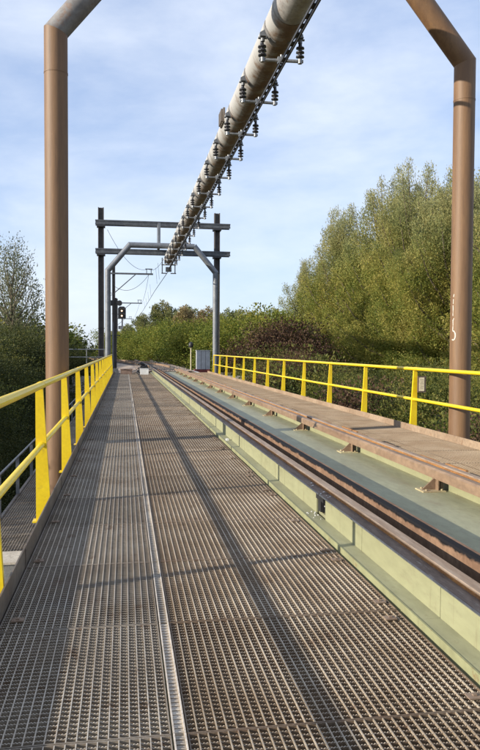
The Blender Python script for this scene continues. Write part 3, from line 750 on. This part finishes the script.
cb = root('equipment_cabinet', 'light grey ribbed equipment cabinet beside the gantry post', 'cabinet', (5.3, 48, -.28))
for x in (4.84, 5.15, 5.46): obj('door_panel', MB().box(x, x + .29, 47.7, 48.3, .10, 1.36), 'cabinet', cb)
obj('top', MB().box(4.82, 5.78, 47.66, 48.34, 1.365, 1.41), 'cabinet', cb)
obj('base', MB().box(4.70, 5.72, 47.6, 48.35, -.28, .095), 'red', cb)
st = root('marker_post', 'slim post topped by a black rounded marker beside the grey cabinet', 'marker', (4.65, 50, -.28))
obj('post', MB().tube([(4.65, 50, -.3), (4.65, 50, 1.62)], .035, 8), 'sign_face', st)
obj('marker_head', lathe(4.65, 50, [(1.60, .14), (1.64, .17), (1.80, .17), (1.90, .14), (1.97, .08), (2.0, .03)], 16), 'black', st)
wb = obj('white_box', MB().prism_y([(.86, .0), (1.33, .0), (1.345, .33), (.845, .33)], 40.5, 40.85).box(.84, 1.35, 40.48, 40.87, .3305, .35), 'white', None, (1.1, 40.6, .0)); tag(wb, 'small white box standing at the far end of the walkway', 'box')
bc = obj('brown_chest', MB().box(-.25, .42, 41.2, 41.7, .0, .26).box(-.28, .45, 41.17, 41.73, .2605, .30), 'brown_crate', None, (.1, 41.4, 0)); tag(bc, 'low brown chest on the walkway near the signal', 'chest')
# heap of black hose
hh = MB()
for k in range(9):
    r0 = random.uniform(.18, .32); cx, cy, cz = 1.0 + random.uniform(-.12, .12), 42.2, .12 + .055 * k
    ti, tj = random.uniform(-.5, .5), random.uniform(-.4, .4)
    hh.tube([(cx + r0*math.cos(t), cy + r0*math.sin(t), cz + ti*r0*math.cos(t) + tj*r0*math.sin(t)) for t in np.linspace(0, 6.2, 20)], .045, 7)
ho = obj('hose_coil', hh, 'black', None, (1.0, 42.2, .0)); tag(ho, 'heap of black hose coiled behind the white box', 'hose')
lf = root('guard_fence', 'thin grey tube fence beside the far gantry post', 'fence', (-2.9, 43.6, -.6))
for z in (1.42, .95): obj('rail', MB().tube([(-4.6, 43.6, z), (-1.2, 43.6, z)], .03, 8), 'galv', lf)
for x in (-4.6, -3.5, -2.3, -1.2): obj('post', MB().tube([(x, 43.6, -1.0), (x, 43.6, 1.42)], .03, 8), 'galv', lf)
ol = obj('landing_slab', MB().box(-4.8, -1.0, 43.3, 45.6, -1.25, -1.0), 'concrete', None, (-2.9, 44, -1)); tag(ol, 'grey concrete landing slab under the tube fence', 'slab', kind='structure')

# track beyond the bridge
def tcx(y): return TX - max(0, y - 46) ** 2 / 2400
tr = root('railway_track', 'rusty railway track on ballast leading away past the bridge', 'track', (TX, 44, -.28))
for s in (-.75, .75):
    pts = [(tcx(y) + s, y) for y in np.arange(YE + .05, 170, 4)]
    mb = MB()
    for (xa, ya), (xb, yb) in zip(pts[:-1], pts[1:]):
        mb.add([(xa-.036, ya, .10), (xa+.036, ya, .10), (xa+.036, ya, .25), (xa-.036, ya, .25), (xb-.036, yb, .10), (xb+.036, yb, .10), (xb+.036, yb, .25), (xb-.036, yb, .25)],
               [(0, 4, 7, 3), (1, 2, 6, 5), (3, 7, 6, 2)])
    obj('rail', mb, 'mast', tr)
slp = MB().box(-1.3, 1.3, -.12, .12, -.1, .1).mesh('sleeper')
for k in range(70):
    y = 45.6 + k * .62; put('sleeper', slp, 'mast', (tcx(y), y, 0), tr)
def bcx(y): return TX - max(0, y - 47) ** 2 / 300
tb2 = root('railway_track', 'rusty branch track curving away to the left past the signal', 'track', (TX, 47, -.28))
for s_ in (-.75, .75):
    pts = [(bcx(y) + s_, y) for y in np.arange(51, 112, 2.5)]
    mb = MB()
    for (xa, ya), (xb, yb) in zip(pts[:-1], pts[1:]):
        mb.add([(xa-.036, ya, .11), (xa+.036, ya, .11), (xa+.036, ya, .262), (xa-.036, ya, .262), (xb-.036, yb, .11), (xb+.036, yb, .11), (xb+.036, yb, .262), (xb-.036, yb, .262)],
               [(0, 4, 7, 3), (1, 2, 6, 5), (3, 7, 6, 2)])
    obj('rail', mb, 'brown_rail', tb2)
for k in range(60):
    y = 58 + k * .8; put('sleeper', slp, 'bracket', (bcx(y), y, .005), tb2, math.atan((y - 47) / 150))
bd2 = MB(); yb2 = np.arange(50, 116, 4)
for ya, yb in zip(yb2[:-1], yb2[1:]):
    A_, B_ = bcx(ya), bcx(yb)
    bd2.add([(A_-3.4, ya, -.4), (A_-1.7, ya, .055), (A_+1.7, ya, .055), (A_+3.4, ya, -.4), (B_-3.4, yb, -.4), (B_-1.7, yb, .055), (B_+1.7, yb, .055), (B_+3.4, yb, -.4)],
           [(0, 1, 5, 4), (1, 2, 6, 5), (2, 3, 7, 6)])
tag(obj('ballast_bed', bd2, 'ballast'), 'brown stone ballast bed under the curving branch track', 'ballast', kind='structure')
rng = np.random.default_rng(3)
def stones(name, label, n, fx, y0, y1, zf, s0, s1, m):
    base = np.array([(1,0,0),(-1,0,0),(0,1,0),(0,-1,0),(0,0,1),(0,0,-1)], float)
    fc = np.array([(0,2,4),(2,1,4),(1,3,4),(3,0,4),(2,0,5),(1,2,5),(3,1,5),(0,3,5)])
    y = rng.uniform(y0, y1, n); x = fx(y); z = zf(x, y)
    sc = rng.uniform(s0, s1, (n, 1, 1)) * rng.uniform(.6, 1.3, (n, 6, 1))
    v = base[None] * sc; a = rng.uniform(0, 6.28, n); c, s = np.cos(a)[:, None], np.sin(a)[:, None]
    vx = v[..., 0] * c - v[..., 1] * s; vy = v[..., 0] * s + v[..., 1] * c
    v = np.stack([vx + x[:, None], vy + y[:, None], v[..., 2] * .8 + z[:, None]], -1).reshape(-1, 3)
    f = (fc[None] + (np.arange(n) * 6)[:, None, None]).reshape(-1, 3)
    me = np_mesh(name, v, f); return tag(put(name, me, m), label, 'ballast', kind='stuff')
def np_mesh(name, v, f):
    me = bpy.data.meshes.new(name); k = f.shape[1]
    me.vertices.add(len(v)); me.vertices.foreach_set('co', np.ascontiguousarray(v, dtype=np.float32).ravel())
    me.loops.add(f.size); me.loops.foreach_set('vertex_index', np.ascontiguousarray(f, dtype=np.int32).ravel())
    me.polygons.add(len(f)); me.polygons.foreach_set('loop_start', np.arange(len(f), dtype=np.int32) * k)
    me.update(); me.validate(); return me
bd = MB(); ysb = np.arange(44.6, 172, 4)
for ya, yb in zip(ysb[:-1], ysb[1:]):
    A_, B_ = tcx(ya), tcx(yb)
    bd.add([(A_-3.6, ya, -.34), (A_-1.6, ya, .06), (A_+1.6, ya, .06), (A_+2.9, ya, -.34), (B_-3.6, yb, -.34), (B_-1.6, yb, .06), (B_+1.6, yb, .06), (B_+2.9, yb, -.34)],
           [(0, 1, 5, 4), (1, 2, 6, 5), (2, 3, 7, 6)])
tag(obj('ballast_bed', bd, 'ballast'), 'brown stone ballast bed under the track beyond the bridge', 'ballast', kind='structure')
def fx(y): return TX - np.maximum(0, y - 46) ** 2 / 2400 + rng.uniform(-3.4, 2.8, len(y))
stones('ballast_stones', 'loose brown and pale ballast stones around the track', 9000, fx, 44.7, 75, lambda x, y: .06 - np.clip(np.abs(x - TX + np.maximum(0, y - 46)**2/2400) - 1.6, 0, 2) * .25, .03, .08, 'ballast')
sl = obj('concrete_edging', MB().box(4.35, 4.75, 44.0, 49.2, -.35, -.02).box(4.3, 4.7, 49.25, 56, -.35, -.05), 'white', None, (4.5, 46, -.3)); tag(sl, 'pale concrete edging slab beside the far track', 'edging')

# ------------------------------------------------------------------ vegetation
def leaves(pos, dirs, size, asp, jit):
    n = len(pos)
    d = dirs + rng.normal(0, jit, (n, 3)); d /= np.linalg.norm(d, axis=1, keepdims=True) + 1e-9
    q = rng.normal(0, 1, (n, 3)); e = np.cross(d, q); e /= np.linalg.norm(e, axis=1, keepdims=True) + 1e-9
    L_ = (size * rng.uniform(.6, 1.35, n))[:, None]; W_ = L_ * asp
    v = np.stack([pos - d*L_*.5, pos + e*W_*.5, pos + d*L_*.5, pos - e*W_*.5], 1).reshape(-1, 3)
    f = np.arange(4 * n).reshape(n, 4)
    return v, f
def plume_tree(name, H, W, nb, per, size, asp, base_t=.03, droop=.25, spread=1.0, tip=.35, inner=True):
    """crown of feathery upright plumes; returns crown mesh and trunk mesh (base at z=0)"""
    P, D = [], []
    tb = MB(); tb.tube([(0, 0, -.4), (.05*W*.2, 0, H*.25), (-.03*W*.2, .04*W*.2, H*.5), (0, 0, H*.72)], [H*.022, H*.017, H*.011, H*.004], 8)
    for b in range(nb):
        t = base_t + (1 - base_t) * (b + rng.uniform(0, 1)) / nb
        az = rng.uniform(0, 2*math.pi)
        prof = math.sin(min(1, (t + .12) / .62) * math.pi / 2) if t < .5 else math.cos((t - .5) / .5 * math.pi / 2 * .92) ** .75
        rad = W * .5 * prof * rng.uniform(.55, 1.12)
        z0 = H * max(.04, t * .72 - .06); z1 = H * min(1.0, t * .97 + rng.uniform(-.02, .04))
        p0 = np.array([math.cos(az)*rad*.12, math.sin(az)*rad*.12, z0]); p2 = np.array([math.cos(az)*rad, math.sin(az)*rad, z1])
        p1 = np.array([math.cos(az)*rad*.75*spread, math.sin(az)*rad*.75*spread, z0 + (z1 - z0) * .45])
        u = rng.beta(1.6, 1.0, per)[:, None]
        c = (1-u)**2 * p0 + 2*u*(1-u) * p1 + u*u * p2
        dv = 2*(1-u)*(p1 - p0) + 2*u*(p2 - p1); dv /= np.linalg.norm(dv, axis=1, keepdims=True) + 1e-9
        rr = W * .085 * (1 - (1 - tip) * u ** 1.5)
        off = np.clip(rng.normal(0, 1, (per, 3)), -1.7, 1.7) * rr * np.array([1, 1, 1.15])
        P.append(c + off); D.append(dv * .8 + off / (np.linalg.norm(off, axis=1, keepdims=True) + 1e-6) * .4 + np.array([0, 0, -droop]))
        if b % 2 == 0:
            tb.tube([tuple(p0 * np.array([.4, .4, 1])), tuple((p0 + 2*p1 + p2) / 4), tuple(p2 * .96 + p1 * .04)], [H*.008, H*.004, H*.0012], 5, False)
    v, f = leaves(np.concatenate(P), np.concatenate(D), size, asp, .45)
    return np_mesh(name, v, f), tb.mesh('trunk')
def bush_mesh(name, H, W, nb, per, size, asp):
    P, D = [], []
    tb = MB()
    for b in range(nb):
        az = rng.uniform(0, 6.283); rr = W * .5 * math.sqrt(rng.uniform(0, 1)); zz = H * (rng.uniform(.12, 1.0) * (1 - .45 * (rr / (W*.5)) ** 2))
        c = np.array([math.cos(az)*rr, math.sin(az)*rr, zz]); s = W * rng.uniform(.07, .13)
        off = np.clip(rng.normal(0, 1, (per, 3)), -1.7, 1.7) * s * np.array([1, 1, .8])
        P.append(c + off); D.append(off / (np.linalg.norm(off, axis=1, keepdims=True) + 1e-6) + np.array([0, 0, .2]))
        if b % 3 == 0: tb.tube([(c[0]*.1, c[1]*.1, -.3), (c[0]*.6, c[1]*.6, zz*.55), tuple(c)], [H*.012, H*.008, H*.003], 5, False)
    v, f = leaves(np.concatenate(P), np.concatenate(D), size, asp, .6)
    return np_mesh(name, v, f), tb.mesh('trunk')

WIL = [plume_tree('crown', 14, 9.5, 120, 1450, .145, .30, tip=.2), plume_tree('crown', 14, 9.0, 110, 1450, .145, .30, tip=.2), plume_tree('crown', 14, 10.5, 120, 1450, .145, .30, tip=.18)]
FAR = [plume_tree('crown', 9, 7, 60, 330, .32, .36), plume_tree('crown', 9, 6, 55, 330, .32, .36)]
SPARSE = plume_tree('crown', 14, 8.5, 64, 230, .22, .42, base_t=.22, droop=.1, tip=.6)
BUSH = [bush_mesh('foliage', 4, 5, 75, 1000, .075, .5), bush_mesh('foliage', 4, 5.5, 80, 1000, .075, .5)]
BUSHF = [bush_mesh('foliage', 4, 5, 60, 230, .17, .55), bush_mesh('foliage', 4, 5.5, 64, 230, .17, .55)]
cache = {}
def recol(me, m):
    k = (me.name, m)
    if k not in cache:
        c = me.copy(); c.materials.clear(); c.materials.append(M[m]); cache[k] = c
    return cache[k]
def tree(src, x, y, h, base_h, m, label, group, name='willow_tree', wid=1.0, cat='tree', cname='crown', z=None):
    z = float(gz(x, y)) - .1 if z is None else z
    s = h / base_h
    t = root(name, label, cat, (x, y, z), group)
    t.scale = (s * wid, s * wid, s); t.rotation_euler = (0, 0, rng.uniform(0, 6.28))
    for nm, me, mm in ((cname, src[0], m), ('trunk' if cname == 'crown' else 'stem', src[1], 'bark')):
        o = bpy.data.objects.new(nm, recol(me, mm)); COL.objects.link(o); o.parent = t
G1 = 'tall willows in the row behind the right railing'
L1 = 'tall olive green willow in the dense row beyond the right yellow railing'
for i, (x, y, top, m, wd) in enumerate([
        (12.8, 46.5, 8.0, 'lf_willow', .75), (13.4, 41.8, 10.3, 'lf_willow', .72), (17.5, 33.5, 11.0, 'lf_pale', .75), (17.2, 41, 10.6, 'lf_willow', .85), (14.2, 37.0, 10.9, 'lf_willow', .70), (14.7, 34.1, 11.0, 'lf_pale', .62),
        (14.8, 30.3, 9.7, 'lf_willow', .72), (16.5, 27.0, 9.6, 'lf_willow', .8), (21, 34, 11.6, 'lf_pale', .9), (15.0, 23.5, 8.6, 'lf_willow', .85), (17.8, 21.0, 10, 'lf_willow', .9)]):
    x *= 1.38; y *= 1.38; top = 1.45 + (top - 1.45) * 1.38; m = 'lf_willow'
    z = float(gz(x, y))
    tree(WIL[i % 3], x, y, top - z, 14, m, L1, G1, wid=wd * 1.12)
# shrubs behind the right railing
G2 = 'shrubs growing below the right railing'
for i in range(26):
    y = 7 + i * 1.5 + rng.uniform(-.5, .5); x = 8.9 + rng.uniform(0, 2.6) + (1.0 if y < 14 else 0)
    top = rng.uniform(-.9, .5) + (1.2 if y > 36 else 0); z = float(gz(x, y)) - .3
    m = 'lf_red' if ((36 < y < 47 and i % 3 != 1) or i in (5, 13)) else ('lf_mid' if i % 3 else 'lf_dark')
    tree((BUSHF if i % 3 == 1 else BUSH)[i % 2], x, y, top - z, 4, m, {'lf_red': 'russet brown leafed shrub below the right railing', 'lf_dark': 'dark green shrub below the right railing', 'lf_mid': 'olive green shrub below the right railing'}[m], G2, 'shrub', .85, 'shrub', 'foliage')
G3 = 'bushes on the land past the bridge end'
for i, (x, y, top, m) in enumerate([(7.2, 55, 3.2, 'lf_green'), (9.2, 58, 4.0, 'lf_green'), (9.6, 50, 2.9, 'lf_red'), (11.2, 47, 3.2, 'lf_red'), (11.4, 53, 4.0, 'lf_green'), (6.2, 66, 3.6, 'lf_green'), (8.0, 72, 4.4, 'lf_green'), (4.6, 80, 3.6, 'lf_green'), (2.4, 88, 3.6, 'lf_green'), (0.0, 95, 3.6, 'lf_green'), (-2.6, 102, 3.8, 'lf_green'), (6.0, 84, 4.6, 'lf_green'), (12.8, 60, 4.6, 'lf_green'),(8.9,64,3.6,'lf_green'),(3.8,92,4.4,'lf_green')]):
    z = float(gz(x, y)) - .2
    tree(BUSHF[i % 2], x, y, top - z, 4, m, 'bright green bush on the bank beside the far track' if m == 'lf_green' else 'russet bush behind the far end of the right railing', G3, 'bush', 1.0, 'bush', 'foliage')
G4 = 'far trees lining the track beyond the bridge'
for i, (x, y, top, m) in enumerate([(8.5, 92, 7.2, 'lf_far'), (5.6, 100, 8.2, 'lf_far'), (3.2, 110, 7.0, 'lf_far'), (10.4, 86, 6.6, 'lf_tan'), (12.0, 80, 6.2, 'lf_far'), (7.6, 88, 6.8, 'lf_tan'), (14.5, 78, 5.8, 'lf_pale'), (15.5, 70, 5.4, 'lf_far'), (17.5, 68, 5.2, 'lf_pale'), (19, 64, 5.4, 'lf_far'), (18.5, 58, 5.6, 'lf_pale'), (0.5, 120, 5.6, 'lf_far'), (-2.0, 132, 5.0, 'lf_tan'), (21, 74, 5.6, 'lf_far'), (16, 88, 6.4, 'lf_pale'),
        (-9.5, 92, 3.4, 'lf_far'), (-13, 88, 3.6, 'lf_tan'), (-11, 100, 3.8, 'lf_far'), (-16.5, 95, 4.2, 'lf_far'), (-19, 84, 3.6, 'lf_far'), (-7.8, 116, 3.6, 'lf_tan'), (-22, 90, 4.0, 'lf_far')]):
    z = float(gz(x, y)) - .2
    lab = {'lf_far': 'bushy olive tree in the far line beyond the bridge', 'lf_tan': 'tan autumn tree in the far line beyond the bridge', 'lf_pale': 'pale silvery tree in the far line beyond the bridge'}[m]
    tree(FAR[i % 2], x, y, top - z, 9, m, lab, G4, 'far_tree', 1.15)
# left side
tree(SPARSE, -9.4, 61, 13.4, 14, 'lf_sparse', 'thin half bare tree rising above the dark thicket beside the brown column', None, 'sparse_tree', .8)
G5 = 'dark bushes in the thicket outside the left railing'
L5 = 'dark green bush in the shaded thicket outside the left railing'
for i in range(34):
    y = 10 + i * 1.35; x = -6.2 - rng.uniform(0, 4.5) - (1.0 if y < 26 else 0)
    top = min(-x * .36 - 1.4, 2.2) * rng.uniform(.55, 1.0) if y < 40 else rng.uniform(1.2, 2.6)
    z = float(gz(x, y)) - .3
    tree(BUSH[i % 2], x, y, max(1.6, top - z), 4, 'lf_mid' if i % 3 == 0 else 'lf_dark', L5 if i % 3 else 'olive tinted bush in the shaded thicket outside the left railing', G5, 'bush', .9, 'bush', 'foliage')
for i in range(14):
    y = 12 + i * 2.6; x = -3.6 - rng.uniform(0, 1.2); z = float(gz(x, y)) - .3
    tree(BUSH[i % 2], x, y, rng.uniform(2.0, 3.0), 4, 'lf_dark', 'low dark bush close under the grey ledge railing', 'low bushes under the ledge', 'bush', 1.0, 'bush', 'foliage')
for i, (x, y, top) in enumerate([(-7.5, 66, 3.4), (-10, 70, 3.6), (-12.5, 62, 4.2), (-14, 70, 4.6), (-6.6, 74, 2.6), (-9, 82, 3.2)]):
    z = float(gz(x, y)) - .2
    tree(BUSHF[i % 2], x, y, top - z, 4, 'lf_dark' if i % 2 else 'lf_green', 'leafy bush at the foot of the thin half bare tree', 'bushes around the thin tree', 'bush', 1.3, 'bush', 'foliage')
